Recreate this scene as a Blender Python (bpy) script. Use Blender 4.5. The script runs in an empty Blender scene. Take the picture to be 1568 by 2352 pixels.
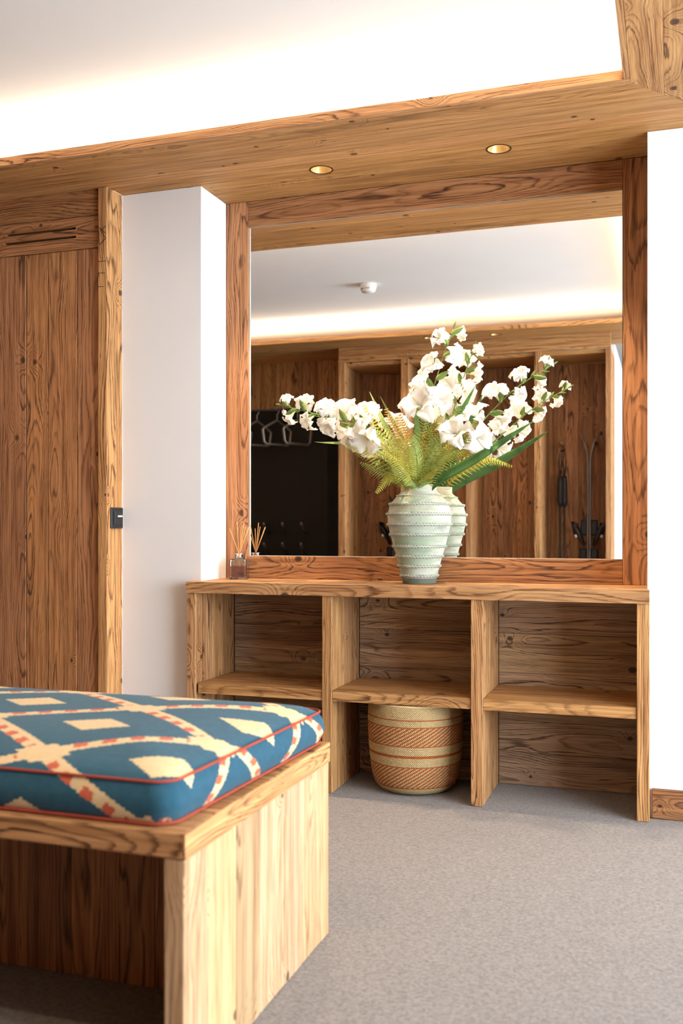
import bpy, bmesh, math, random
from mathutils import Vector, Matrix, noise as mnoise
rng = random.Random(7)
sc = bpy.context.scene
COL = sc.collection
PI = math.pi

# ------------------------------------------------------------------ camera
TH = 0.322159
cam_d = bpy.data.cameras.new('camera')
cam = bpy.data.objects.new('camera', cam_d); COL.objects.link(cam)
cam.location = (0, 0, 1.05)
cam.rotation_euler = (PI/2, 0, TH)
cam_d.sensor_fit = 'VERTICAL'; cam_d.sensor_height = 36; cam_d.sensor_width = 24
cam_d.lens = 34.609
cam_d.shift_y = 0.0140
cam_d.clip_start = 0.05
cam_d.dof.use_dof = True
cam_d.dof.focus_distance = 3.85
cam_d.dof.aperture_fstop = 2.9
sc.camera = cam

# ------------------------------------------------------------------ world, daylight, exposure
w = bpy.data.worlds.new('sky'); sc.world = w; w.use_nodes = True
wb = w.node_tree.nodes['Background']
wb.inputs[0].default_value = (0.80, 0.90, 1.0, 1); wb.inputs[1].default_value = 1.0

def area(name, loc, rot, sx, sy, power, col):
    l = bpy.data.lights.new(name, 'AREA'); l.shape = 'RECTANGLE'; l.size = sx; l.size_y = sy
    l.energy = power; l.color = col
    o = bpy.data.objects.new(name, l); COL.objects.link(o); o.location = loc; o.rotation_euler = rot
    return o
# daylight entering through the hall's glazed side (x = 2.7)
area('daylight_side', (2.79, 1.55, 1.29), (0, PI/2, 0), 2.26, 3.2, 285, (0.78, 0.89, 1.0))

sc.view_settings.view_transform = 'Standard'
sc.view_settings.look = 'None'
sc.view_settings.exposure = 0.33
sc.view_settings.gamma = 1.0
sc.view_settings.use_curve_mapping = False
sc.cycles.use_denoising = True
sc.cycles.max_bounces = 6
sc.cycles.diffuse_bounces = 3
sc.cycles.transmission_bounces = 6
sc.cycles.use_adaptive_sampling = True
sc.cycles.adaptive_threshold = 0.08
sc.cycles.adaptive_min_samples = 16
sc.cycles.sample_clamp_indirect = 6.0
sc.cycles.caustics_reflective = True
sc.cycles.caustics_refractive = False

# ------------------------------------------------------------------ helpers
def lin(c):
    return tuple(((v/255)/12.92 if v/255 <= 0.04045 else ((v/255+0.055)/1.055)**2.4) for v in c) + (1,)

class NT:
    def __init__(s, name):
        s.m = bpy.data.materials.new(name); s.m.use_nodes = True
        s.t = s.m.node_tree; s.n = s.t.nodes; s.l = s.t.links
        s.bsdf = s.n['Principled BSDF']
    def node(s, typ, **kw):
        n = s.n.new(typ)
        for k, v in kw.items(): setattr(n, k, v)
        return n
    def put(s, sock, v):
        if hasattr(v, 'is_output') or isinstance(v, bpy.types.NodeSocket): s.l.new(v, sock)
        else: sock.default_value = v
    def math(s, op, a, b=0.0, c=None, clamp=False):
        n = s.node('ShaderNodeMath', operation=op, use_clamp=clamp)
        s.put(n.inputs[0], a); s.put(n.inputs[1], b)
        if c is not None: s.put(n.inputs[2], c)
        return n.outputs[0]
    def vmath(s, op, a, b=(0, 0, 0)):
        n = s.node('ShaderNodeVectorMath', operation=op)
        s.put(n.inputs[0], a); s.put(n.inputs[1], b)
        return n.outputs['Value'] if op in ('LENGTH', 'DOT_PRODUCT') else n.outputs[0]
    def noise(s, vec, scale=1.0, detail=2.0, rough=0.5):
        n = s.node('ShaderNodeTexNoise'); s.put(n.inputs['Vector'], vec)
        n.inputs['Scale'].default_value = scale; n.inputs['Detail'].default_value = detail
        n.inputs['Roughness'].default_value = rough
        return n.outputs['Fac'], n.outputs['Color']
    def sep(s, v):
        n = s.node('ShaderNodeSeparateXYZ'); s.put(n.inputs[0], v); return n.outputs
    def comb(s, x, y, z):
        n = s.node('ShaderNodeCombineXYZ')
        for i, v in enumerate((x, y, z)): s.put(n.inputs[i], v)
        return n.outputs[0]
    def smooth(s, v, a, b, c=0.0, d=1.0):
        n = s.node('ShaderNodeMapRange', interpolation_type='SMOOTHSTEP')
        s.put(n.inputs['Value'], v)
        for k, q in zip(('From Min', 'From Max', 'To Min', 'To Max'), (a, b, c, d)): s.put(n.inputs[k], q)
        return n.outputs[0]
    def mix(s, f, a, b, mode='MIX'):
        n = s.node('ShaderNodeMix', data_type='RGBA', blend_type=mode)
        s.put(n.inputs['Factor'], f); s.put(n.inputs['A'], a); s.put(n.inputs['B'], b)
        return n.outputs['Result']
    def bump(s, h, strength, dist):
        n = s.node('ShaderNodeBump'); s.put(n.inputs['Height'], h)
        n.inputs['Strength'].default_value = strength; n.inputs['Distance'].default_value = dist
        s.l.new(n.outputs[0], s.bsdf.inputs['Normal'])
    def base(s, col, rough=0.6, spec=0.3):
        s.put(s.bsdf.inputs['Base Color'], col); s.put(s.bsdf.inputs['Roughness'], rough)
        s.bsdf.inputs['Specular IOR Level'].default_value = spec
        return s.m

def wood(name, light, mid, dark, freq=105.0, contrast=0.85, knots=0.55, spread=0.14):
    """old softwood, grain along the object's own X axis"""
    t = NT(name)
    ob = t.node('ShaderNodeTexCoord').outputs['Object']
    rnd = t.node('ShaderNodeObjectInfo').outputs['Random']
    wn = t.node('ShaderNodeTexWhiteNoise', noise_dimensions='1D'); t.put(wn.inputs['W'], rnd)
    cr = t.sep(wn.outputs['Color'])
    off = t.vmath('MULTIPLY', wn.outputs['Color'], (31.0, 17.0, 13.0))
    P = t.vmath('ADD', ob, off)
    x, y, z = t.sep(ob)
    px, py, pz = t.sep(P)
    # slow warp of the trunk
    _, wc = t.noise(t.vmath('MULTIPLY', P, (1.3, 5.0, 5.0)), 1.0, 1.5, 0.5)
    wa = t.sep(wc)
    _, wc2 = t.noise(t.vmath('MULTIPLY', P, (6.0, 30.0, 30.0)), 1.0, 1.5, 0.5)
    wb2 = t.sep(wc2)
    # knots
    KX, KY = 0.42, 0.15
    kv = t.comb(t.math('DIVIDE', px, KX), t.math('DIVIDE', t.math('ADD', py, pz), KY), 0.0)
    vo = t.node('ShaderNodeTexVoronoi', voronoi_dimensions='2D', feature='F1'); t.put(vo.inputs['Vector'], kv)
    vo.inputs['Scale'].default_value = 1.0; vo.inputs['Randomness'].default_value = 0.85
    dk = t.vmath('MULTIPLY', t.vmath('SUBTRACT', kv, vo.outputs['Position']), (KX*0.72, KY, 0))
    r = t.vmath('LENGTH', dk)
    kc = t.sep(vo.outputs['Color'])
    present = t.math('LESS_THAN', kc[0], knots)
    ksize = t.math('MULTIPLY_ADD', kc[1], 0.8, 0.5)
    rr = t.math('DIVIDE', r, ksize)
    rr = t.math('ADD', rr, t.math('MULTIPLY', t.math('SUBTRACT', wb2[2], 0.5), 0.012))
    kin = t.math('EXPONENT', t.math('MULTIPLY', t.math('POWER', t.math('DIVIDE', rr, 0.034), 2.0), -1.0))
    kin = t.math('MULTIPLY', kin, present)
    # distance from the pith
    yy = t.math('ADD', y, t.math('MULTIPLY', t.math('SUBTRACT', cr[0], 0.5), spread))
    yy = t.math('ADD', yy, t.math('MULTIPLY', t.math('SUBTRACT', wa[0], 0.5), 0.10))
    zz = t.math('ADD', z, t.math('MULTIPLY_ADD', cr[1], 0.06, 0.015))
    zz = t.math('ADD', zz, t.math('MULTIPLY', t.math('SUBTRACT', wa[1], 0.5), 0.13))
    d = t.math('SQRT', t.math('ADD', t.math('MULTIPLY', yy, yy), t.math('MULTIPLY', zz, zz)))
    d = t.math('ADD', d, t.math('MULTIPLY', kin, 0.030))
    d = t.math('ADD', d, t.math('MULTIPLY', t.math('SUBTRACT', wb2[0], 0.5), 0.007))
    fib, _ = t.noise(t.vmath('MULTIPLY', P, (7.0, 330.0, 330.0)), 1.0, 2.0, 0.65)
    st, _ = t.noise(t.vmath('MULTIPLY', P, (2.6, 60.0, 60.0)), 1.0, 2.5, 0.65)
    ring = t.math('MULTIPLY', d, freq)
    ring = t.math('ADD', ring, t.math('ADD', t.math('MULTIPLY', t.math('SUBTRACT', fib, 0.5), 0.55), t.math('MULTIPLY', t.math('SUBTRACT', st, 0.5), 0.9)))
    fr = t.math('FRACT', ring)
    ridx = t.math('FLOOR', ring)
    wn2 = t.node('ShaderNodeTexWhiteNoise', noise_dimensions='1D'); t.put(wn2.inputs['W'], t.math('ADD', ridx, t.math('MULTIPLY', rnd, 91.0)))
    amp = t.math('MULTIPLY_ADD', wn2.outputs['Value'], 0.65, 0.35)
    dm = t.math('MULTIPLY', t.smooth(fr, 0.50, 0.88), t.smooth(fr, 0.93, 1.0, 1.0, 0.0))
    dm = t.math('MULTIPLY', dm, amp)
    # fibre, streaks and weather
    big, _ = t.noise(t.vmath('MULTIPLY', P, (1.1, 7.0, 7.0)), 1.0, 2.0, 0.55)
    dm = t.math('MULTIPLY', dm, t.smooth(st, 0.22, 0.55, 0.35, 1.0))
    c = t.mix(t.smooth(st, 0.30, 0.72), light, mid)
    c = t.mix(t.math('MULTIPLY', dm, contrast), c, dark)
    c = t.mix(t.smooth(st, 0.63, 0.75, 0.0, 0.55), c, dark)
    c = t.mix(t.math('MULTIPLY', t.smooth(big, 0.56, 0.78), 0.42), c, tuple(v*0.55 for v in dark[:3]) + (1,))
    core = t.math('MULTIPLY', t.smooth(rr, 0.006, 0.013, 1.0, 0.0), present)
    c = t.mix(t.math('MULTIPLY', core, 0.85), c, tuple(v*0.35 for v in dark[:3]) + (1,))
    f2 = t.math('MULTIPLY_ADD', fib, 0.75, 0.62)
    val = t.math('MULTIPLY', f2, t.math('MULTIPLY_ADD', cr[2], 0.34, 0.83))
    c = t.mix(1.0, c, t.comb(val, val, t.math('MULTIPLY', val, t.math('MULTIPLY_ADD', cr[0], 0.2, 0.9))), 'MULTIPLY')
    t.bump(fib, 0.45, 0.0018)
    return t.base(c, 0.62, 0.28)

WOOD = wood('old_wood', lin((204, 155, 102)), lin((166, 115, 70)), lin((82, 44, 23)), 150.0, 1.0)
WOOD_SOFT = wood('soffit_wood', lin((206, 155, 97)), lin((176, 123, 68)), lin((106, 66, 36)), 150.0, 0.6, 0.5, 0.3)
WOOD_DAYLIT = wood('daylit_wood', lin((212, 176, 134)), lin((186, 146, 104)), lin((118, 80, 48)), 140.0, 0.75, 0.5, 0.3)  # bench side wood, paled to put the strong daylight into its colour
WOOD_GREY = wood('weathered_wood', lin((182, 150, 116)), lin((146, 116, 88)), lin((70, 46, 33)), 140.0, 1.0, 0.55)
WOOD_RED = wood('frame_wood', lin((186, 131, 86)), lin((146, 96, 60)), lin((68, 38, 23)), 135.0, 1.0, 0.5)

def plain(name, col, rough=0.6, spec=0.3, metal=0.0):
    t = NT(name); t.base(lin(col), rough, spec); t.bsdf.inputs['Metallic'].default_value = metal
    tc = t.node('ShaderNodeTexCoord').outputs['Object']
    f, _ = t.noise(tc, 140.0, 2.0)
    t.put(t.bsdf.inputs['Base Color'], t.mix(f, tuple(v*0.93 for v in lin(col)[:3]) + (1,), lin(col)))
    return t.m

def plaster():
    t = NT('white_plaster')
    tc = t.node('ShaderNodeTexCoord').outputs['Object']
    f, _ = t.noise(tc, 2.2, 4.0); g, _ = t.noise(tc, 260.0, 2.0)
    c = t.mix(f, lin((240, 236, 232)), lin((247, 244, 241)))
    t.bump(g, 0.08, 0.0006)
    return t.base(c, 0.85, 0.15)
PLASTER = plaster()

def carpet():
    t = NT('grey_felt_carpet')
    tc = t.node('ShaderNodeTexCoord').outputs['Object']
    a, _ = t.noise(tc, 420.0, 3.0, 0.7); b, _ = t.noise(tc, 95.0, 4.0, 0.8); c0, _ = t.noise(tc, 24.0, 3.0)
    c = t.mix(t.smooth(b, 0.30, 0.70), lin((106, 98, 92)), lin((150, 140, 133)))
    c = t.mix(t.smooth(a, 0.52, 0.75, 0.0, 0.7), c, lin((88, 82, 79)))
    c = t.mix(t.math('MULTIPLY', t.smooth(c0, 0.45, 0.7), 0.2), c, lin((128, 121, 118)))
    t.bump(t.math('ADD', a, b), 0.6, 0.004)
    t.bsdf.inputs['Sheen Weight'].default_value = 0.25
    return t.base(c, 0.95, 0.05)
CARPET = carpet()

BLACK = plain('black_plastic', (36, 36, 38), 0.45, 0.4)
BLACKPANEL = plain('black_panel', (17, 15, 14), 0.55, 0.3)
WHITEP = plain('white_plastic', (238, 234, 226), 0.5, 0.4)
STEEL = plain('grey_metal', (150, 140, 128), 0.4, 0.5, 0.7)
DARKSTEEL = plain('dark_metal', (62, 56, 52), 0.45, 0.5, 0.3)
BRASS = plain('brass_reflector', (226, 184, 116), 0.35, 0.5, 0.35)

def emit(name, col, s):
    t = NT(name); t.base((0.8, 0.8, 0.8, 1))
    t.bsdf.inputs['Emission Color'].default_value = col; t.bsdf.inputs['Emission Strength'].default_value = s
    return t.m
WARM = (1.0, 0.80, 0.58)
WARM_C = (1.0, 0.82, 0.62)

# --- objects
W = {}
def place(o, parent, M):
    COL.objects.link(o)
    W[o.name] = M
    if parent is not None:
        o.parent = parent
        o.matrix_parent_inverse = W[parent.name].inverted()
    o.matrix_basis = M
    return o
def T(x, y, z): return Matrix.Translation((x, y, z))
def mesh(name, verts, faces, mats, smooth=False):
    me = bpy.data.meshes.new(name)
    me.from_pydata([tuple(v) for v in verts], [], faces)
    for m in (mats if isinstance(mats, (list, tuple)) else [mats]): me.materials.append(m)
    if smooth: me.polygons.foreach_set('use_smooth', [True]*len(me.polygons))
    me.update()
    return me
def add(name, me, parent=None, M=None):
    return place(bpy.data.objects.new(name, me), parent, M or Matrix.Identity(4))
def empty(name, loc):
    o = bpy.data.objects.new(name, None); o.empty_display_size = 0.1
    return place(o, None, T(*loc))
def tag(o, label, cat, group=None, kind=None):
    o['label'] = label; o['category'] = cat
    if group: o['group'] = group
    if kind: o['kind'] = kind
    return o

_bc = {}
def box_mesh(name, sx, sy, sz, mat, bev=0.002, wob=0.0):
    key = (name, round(sx, 4), round(sy, 4), round(sz, 4), mat.name, bev, wob)
    if key in _bc and not wob: return _bc[key]
    bm = bmesh.new(); bmesh.ops.create_cube(bm, size=1.0)
    for v in bm.verts: v.co = Vector((v.co.x*sx, v.co.y*sy, v.co.z*sz))
    if wob:
        n = max(2, int(sx/0.12))
        es = [e for e in bm.edges if abs((e.verts[0].co-e.verts[1].co).x) > sx*0.5]
        bmesh.ops.subdivide_edges(bm, edges=es, cuts=n, use_grid_fill=True)
        for v in bm.verts:
            if abs(v.co.x) < sx/2-1e-4:
                k = rng.uniform(-wob, wob)
                v.co.z += k; v.co.y += k*0.5
    elif bev:
        bmesh.ops.bevel(bm, geom=bm.edges[:], offset=min(bev, sx*0.3, sy*0.3, sz*0.3), segments=1, affect='EDGES', profile=0.5)
    me = bpy.data.meshes.new(name); bm.to_mesh(me); bm.free(); me.materials.append(mat)
    _bc[key] = me
    return me

AX = {'x': Vector((1, 0, 0)), 'y': Vector((0, 1, 0)), 'z': Vector((0, 0, 1)),
      '-x': Vector((-1, 0, 0)), '-y': Vector((0, -1, 0)), '-z': Vector((0, 0, -1))}
def plank(name, parent, lo, hi, grain='x', face='z', mat=None, bev=0.002, wob=0.0):
    """board filling the box lo..hi, its grain along one axis, its face towards another"""
    lo = Vector(lo); hi = Vector(hi); c = (lo+hi)/2; s = hi-lo
    g = AX[grain]; f = AX[face]; wv = f.cross(g)
    dim = lambda a: abs(a.x)*s.x + abs(a.y)*s.y + abs(a.z)*s.z
    me = box_mesh(name, dim(g), dim(wv), dim(f), mat or WOOD, bev, wob)
    M = Matrix((g, wv, f)).transposed().to_4x4(); M.translation = c
    return add(name, me, parent, M)
def box(name, parent, lo, hi, mat, bev=0.002):
    return plank(name, parent, lo, hi, 'x', 'z', mat, bev)

def lathe(name, prof, n, mat, smooth=True, cap=False):
    vs = []; fs = []
    for (r, z) in prof:
        for k in range(n):
            a = 2*PI*k/n; vs.append((r*math.cos(a), r*math.sin(a), z))
    for i in range(len(prof)-1):
        for k in range(n):
            k2 = (k+1) % n
            fs.append((i*n+k, i*n+k2, (i+1)*n+k2, (i+1)*n+k))
    if cap:
        fs.append(tuple(range(n))[::-1]); fs.append(tuple((len(prof)-1)*n+k for k in range(n)))
    return mesh(name, vs, fs, mat, smooth)

def frames(path):
    path = [Vector(p) for p in path]
    tans = []
    for i in range(len(path)):
        a = path[max(0, i-1)]; b = path[min(len(path)-1, i+1)]
        tans.append((b-a).normalized())
    up = Vector((0, 0, 1)) if abs(tans[0].z) < 0.9 else Vector((0, 1, 0))
    n = (up - tans[0]*up.dot(tans[0])).normalized()
    out = []
    for p, t in zip(path, tans):
        n = (n - t*n.dot(t)).normalized()
        out.append((p, t, n, t.cross(n)))
    return out
def tube_vf(path, rad, n=8, closed=False):
    vs = []; fs = []
    fr = frames(path)
    for i, (p, t, a, b) in enumerate(fr):
        r = rad[i] if isinstance(rad, (list, tuple)) else rad
        for k in range(n):
            q = 2*PI*k/n
            vs.append(p + a*math.cos(q)*r + b*math.sin(q)*r)
    m = len(path)
    for i in range(m if closed else m-1):
        j = (i+1) % m
        for k in range(n):
            k2 = (k+1) % n
            fs.append((i*n+k, i*n+k2, j*n+k2, j*n+k))
    if not closed:
        fs.append(tuple(range(n))[::-1]); fs.append(tuple((m-1)*n+k for k in range(n)))
    return vs, fs
def tube(name, path, rad, mat, parent=None, n=8, closed=False, M=None):
    v, f = tube_vf(path, rad, n, closed)
    return add(name, mesh(name, v, f, mat, True), parent, M)
def spline(pts, n):
    """smooth curve through points"""
    P = [Vector(p) for p in pts]; P = [P[0]*2-P[1]] + P + [P[-1]*2-P[-2]]
    out = []
    m = len(P)-3
    for i in range(n+1):
        u = i/n*m; k = min(int(u), m-1); t = u-k
        a, b, c, d = P[k:k+4]
        out.append(0.5*((2*b) + (c-a)*t + (2*a-5*b+4*c-d)*t*t + (3*b-a-3*c+d)*t**3))
    return out
def merge(parts):
    vs = []; fs = []
    for v, f in parts:
        o = len(vs); vs += list(v); fs += [tuple(i+o for i in q) for q in f]
    return vs, fs

# ================================================================== SETTING
ZS = 2.475     # underside of the timber soffit
ZC = 2.620     # plaster ceiling
XL, XR = -4.7, 2.75
YB, YF = 4.06, -2.65

def struct(name, lo, hi, mat, label, cat):
    return tag(box(name, None, lo, hi, mat, 0), label, cat, kind='structure')
struct('floor', (XL, YF, -0.1), (XR, YB+0.1, 0.0), CARPET, 'grey brown felt carpet over the whole floor', 'floor')
struct('ceiling', (XL, YF, ZC), (XR, YB+0.1, ZC+0.1), PLASTER, 'white plaster ceiling washed by warm cove light', 'ceiling')
struct('wall_back', (XL, YB, 0), (XR, YB+0.1, ZC), PLASTER, 'white wall behind the mirror and the shelf unit', 'wall')
struct('wall_left', (-2.236, 3.722, 0), (-1.862, YB-0.001, ZS-0.001), PLASTER, 'white pillar between the timber door and the mirror', 'pillar')
struct('wall_right', (-0.078, 3.722, 0), (XR, YB-0.001, ZS-0.001), PLASTER, 'bright white wall right of the mirror', 'wall')
struct('wall_end', (XL-0.1, YF, 0), (XL, YB, ZC), WOOD_SOFT, 'timber end wall beyond the left edge', 'wall')
struct('wall_passage', (-0.62, YF, 0), (-0.41, -0.02, ZS-0.001), PLASTER, 'white passage wall at the right edge of the mirror image', 'wall')
struct('wall_locker', (XL, -0.14, 0), (-0.6205, -0.02, ZC-0.001), PLASTER, 'wall behind the open ski lockers', 'wall')
# hall walls with glazed openings (behind and right of the camera)
struct('wall_side', (XR, 3.15, 0), (XR+0.1, YB, ZC), PLASTER, 'white hall wall beside the glazing', 'wall')
struct('wall_side_near', (XR, YF, 0), (XR+0.1, -0.05, ZC), WOOD_SOFT, 'timber hall wall behind the viewer', 'wall')
struct('wall_side_lintel', (XR, -0.05, 2.42), (XR+0.1, 3.15, ZC), PLASTER, 'white lintel over the hall glazing', 'wall')
struct('wall_side_sill', (XR, -0.05, 0), (XR+0.1, 3.15, 0.16), PLASTER, 'low white sill under the hall glazing', 'wall')
struct('wall_rear', (-0.62, YF-0.1, 0), (XR, YF, ZC), WOOD_SOFT, 'timber rear wall behind the viewer', 'wall')
wi = empty('window_1', (XR+0.05, 0.3, 0.16)); tag(wi, 'tall timber framed glazing along the hall', 'window', kind='structure')
for yy in (-0.02, 1.05, 2.1, 3.12):
    plank('mullion', wi, (XR+0.005, yy-0.03, 0.16), (XR+0.035, yy+0.03, 2.42), 'z', '-x')

# white hall ceiling at soffit level, right of the timber beam
struct('ceiling_hall', (0.85, YF, ZS), (XR, 3.72, ZS+0.02), PLASTER, 'lower white ceiling over the hall', 'ceiling')

# --- timber soffits (boards are separate pieces)
def holed_board(name, parent, lo, hi, holes, mat):
    """board along x with round holes cut through, boards' own axes: x grain, y, z"""
    lo = Vector(lo); hi = Vector(hi); c = (lo+hi)/2
    x0, y0, z0 = lo-c; x1, y1, z1 = hi-c
    vs = []; fs = []
    def quad(a, b, cc, d): fs.append((a, b, cc, d))
    def vert(x, y, z): vs.append((x, y, z)); return len(vs)-1
    N = 32
    xs = [x0]; hs = sorted((h[0]-c.x, h[1]-c.y, h[2]) for h in holes)
    half = (y1-y0)/2; ym = (y1+y0)/2
    segs = []; cur = x0
    for hx, hy, r in hs:
        segs.append(('s', cur, hx-half)); segs.append(('h', hx, hy, r)); cur = hx+half
    segs.append(('s', cur, x1))
    for s in segs:
        if s[0] == 's':
            a = [vert(s[1], y0, z0), vert(s[2], y0, z0), vert(s[2], y1, z0), vert(s[1], y1, z0)]
            b = [vert(s[1], y0, z1), vert(s[2], y0, z1), vert(s[2], y1, z1), vert(s[1], y1, z1)]
            quad(a[3], a[2], a[1], a[0]); quad(*b); quad(a[0], a[1], b[1], b[0]); quad(a[2], a[3], b[3], b[2])
            if s[1] == x0: quad(a[3], a[0], b[0], b[3])
            if s[2] == x1: quad(a[1], a[2], b[2], b[1])
        else:
            _, hx, hy, r = s
            rings = []
            for z in (z0, z1):
                oi = []; ii = []
                for k in range(N):
                    an = 2*PI*k/N + PI/4
                    cx, sy = math.cos(an), math.sin(an)
                    m = max(abs(cx), abs(sy))
                    oi.append(vert(hx+cx/m*half, ym+sy/m*half, z)); ii.append(vert(hx+cx*r, hy+sy*r, z))
                rings.append((oi, ii))
            (o0, i0), (o1, i1) = rings
            for k in range(N):
                j = (k+1) % N
                quad(o0[j], o0[k], i0[k], i0[j]); quad(o1[k], o1[j], i1[j], i1[k]); quad(i0[k], i0[j], i1[j], i1[k])
                an = 2*PI*(k+0.5)/N + PI/4
                if abs(math.sin(an)) > abs(math.cos(an)): quad(o0[k], o0[j], o1[j], o1[k])
    return add(name, mesh(name, vs, fs, mat), parent, T(*c))

SY = [3.288, 3.424, 3.545, 3.628, 3.785, 3.90, 4.059]
HOLES = [(-1.322, 3.706, 0.046), (-0.614, 3.713, 0.046)]
XM = -0.121                                   # inner edge of the right hand beam
s1 = empty('trim_1', (-2.4, 3.63, ZS)); tag(s1, 'timber board soffit above the mirror with two downlights', 'soffit', kind='structure')
def mitred(parent, y0, y1, k):
    # board ends on the mitre line x - XM = (y - 3.288)
    x0 = XL
    xa = XM + (y0-3.288)*0.75; xb = XM + (y1-3.288)*0.75
    c = Vector(((x0+xa)/2, (y0+y1)/2, ZS+0.0125)); h = 0.0125; e = 0.0012
    v = [(x0, y0+e), (xa, y0+e), (xb, y1-e), (x0, y1-e)]
    z0 = ZS + (0.0008 if k % 2 else 0.0)
    vs = [Vector((p[0], p[1], z0))-c for p in v] + [Vector((p[0], p[1], ZS+0.025))-c for p in v]
    fs = [(3, 2, 1, 0), (4, 5, 6, 7), (0, 1, 5, 4), (1, 2, 6, 5), (2, 3, 7, 6), (3, 0, 4, 7)]
    add('plank', mesh('plank', vs, fs, WOOD_SOFT), parent, T(*c))
for k in range(len(SY)-1):
    if k == 3:
        holed_board('plank', s1, (XL, SY[k]+0.001, ZS), (0.6, SY[k+1]-0.001, ZS+0.025), HOLES, WOOD_SOFT)
    elif k < 2: mitred(s1, SY[k], SY[k+1], k)
    else: plank('plank', s1, (XL, SY[k]+0.001, ZS+0.0006*(k % 2)), (0.6, SY[k+1]-0.001, ZS+0.025), 'x', '-z', WOOD_SOFT, 0.001)
plank('fascia_board', s1, (XL, 3.264, ZS), (XM-0.0005, 3.2875, ZS+0.032), 'x', '-y', WOOD, 0.0015, 0.0012)

s2 = empty('trim_2', (0.3, 0.6, ZS)); tag(s2, 'timber board soffit running towards the viewer at upper right', 'soffit', kind='structure')
bx = [XM, 0.016, 0.12, 0.25, 0.40, 0.55, 0.70, 0.85]
bx = [XM, XM+0.102, XM+0.102+0.12, 0.26, 0.41, 0.56, 0.70, 0.85]
def ymit(x): return min(3.288 + (x-XM)/0.75, 3.545)
for k in range(len(bx)-1):
    xa, xb = bx[k]+0.0004, bx[k+1]-0.0004
    c = Vector(((xa+xb)/2, 0.5, ZS+0.0125))
    v = [(xa, YF), (xb, YF), (xb, ymit(xb)-0.001), (xa, ymit(xa)-0.001)]
    R = Matrix(((0, 1, 0), (-1, 0, 0), (0, 0, 1))).transposed()      # local x -> world y
    Ri = R.transposed()
    vs = [Ri @ (Vector((p[0], p[1], ZS+0.0004*(k % 2)))-c) for p in v] + [Ri @ (Vector((p[0], p[1], ZS+0.025))-c) for p in v]
    fs = [(3, 2, 1, 0), (4, 5, 6, 7), (0, 1, 5, 4), (1, 2, 6, 5), (2, 3, 7, 6), (3, 0, 4, 7)]
    M = R.to_4x4(); M.translation = c
    add('plank', mesh('plank', vs, fs, WOOD), s2, M)
box('leak_seal', s2, (XM+0.001, YF, ZS+0.0252), (0.85, 3.5, ZS+0.0258), WOOD_SOFT, 0)  # unseen sheet added to block strip light leaking between the boards
plank('fascia_board', s2, (XM-0.022, YF, ZS), (XM-0.0005, 3.2635, ZS+0.032), 'y', '-x', WOOD)

FY = 0.80                                      # inner edge of the far soffit (seen in the mirror)
s3 = empty('trim_3', (-2.4, 0.4, ZS)); tag(s3, 'timber board soffit over the ski lockers, seen in the mirror', 'soffit', kind='structure')
fy = [-0.018, 0.12, 0.27, 0.41, 0.555, 0.69, FY]
HOLES2 = [(-1.229, 0.665, 0.04), (-1.73, 0.69, 0.04)]
fy[4] = 0.60; fy[5] = 0.745
for k in range(len(fy)-1):
    if k == 4: holed_board('plank', s3, (XL, fy[k]+0.001, ZS), (XM-0.023, fy[k+1]-0.001, ZS+0.025), HOLES2, WOOD_SOFT)
    else: plank('plank', s3, (XL, fy[k]+0.001, ZS), (XM-0.023, fy[k+1]-0.001, ZS+0.025), 'x', '-z', WOOD_SOFT, 0.001)
plank('fascia_board', s3, (XL, FY+0.0005, ZS), (XM-0.0225, FY+0.022, ZS+0.032), 'x', 'y', WOOD)

# --- concealed cove strips on top of the soffits, shining up onto the ceiling
LEDM = emit('led_strip_glow', (*WARM_C, 1), 6.0)
def led(lo, hi, label, energy, shape):
    o = box('led_strip', None, lo, hi, LEDM, 0); tag(o, label, 'light strip')
    l = bpy.data.lights.new('cove_light', 'AREA'); l.shape = 'RECTANGLE'
    sx, sy = hi[0]-lo[0], hi[1]-lo[1]
    l.size = sx; l.size_y = sy; l.energy = energy; l.color = WARM_C
    q = bpy.data.objects.new('cove_light', l)
    place(q, o, Matrix.Translation(((lo[0]+hi[0])/2, (lo[1]+hi[1])/2, hi[2]+0.004)) @ Matrix.Rotation(PI, 4, 'X'))
led((XL+0.05, 3.36, ZS+0.026), (XM+0.05, 3.375, ZS+0.034), 'warm light strip hidden on the soffit above the mirror', 56, 'x')
led((XL+0.05, 0.748, ZS+0.026), (XM-0.1, 0.763, ZS+0.034), 'warm light strip hidden above the ski lockers', 58, 'x')
led((-0.06, 0.75, ZS+0.026), (-0.045, 3.30, ZS+0.034), 'warm light strip hidden on the right hand beam', 20, 'y')

# --- downlights
DARKRING = plain('dark_trim', (70, 44, 24), 0.5)
LAMPM = emit('lamp_glow', (1.0, 0.86, 0.66, 1), 7.0)
def downlight(x, y, r, label, power):
    e = empty('downlight', (x, y, ZS)); tag(e, label, 'downlight', 'recessed soffit downlights')
    add('trim_ring', lathe('trim_ring', [(r+0.002, 0.002), (r+0.002, -0.0015), (r-0.004, -0.0015), (r-0.004, 0.004)], 32, DARKRING), e, T(x, y, ZS))
    add('reflector', lathe('reflector', [(r-0.004, 0.0), (r-0.009, 0.014), (r-0.018, 0.030), (r-0.024, 0.040)], 32, BRASS), e, T(x, y, ZS))
    add('lamp', lathe('lamp', [(r-0.022, 0.040), (r-0.024, 0.039), (0.0005, 0.039)], 24, LAMPM), e, T(x, y, ZS))
    l = bpy.data.lights.new('downlight_beam', 'SPOT'); l.energy = power; l.color = WARM
    l.spot_size = 1.6; l.spot_blend = 0.8; l.shadow_soft_size = 0.018
    q = bpy.data.objects.new('downlight_beam', l); place(q, e, T(x, y, ZS-0.004))
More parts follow.
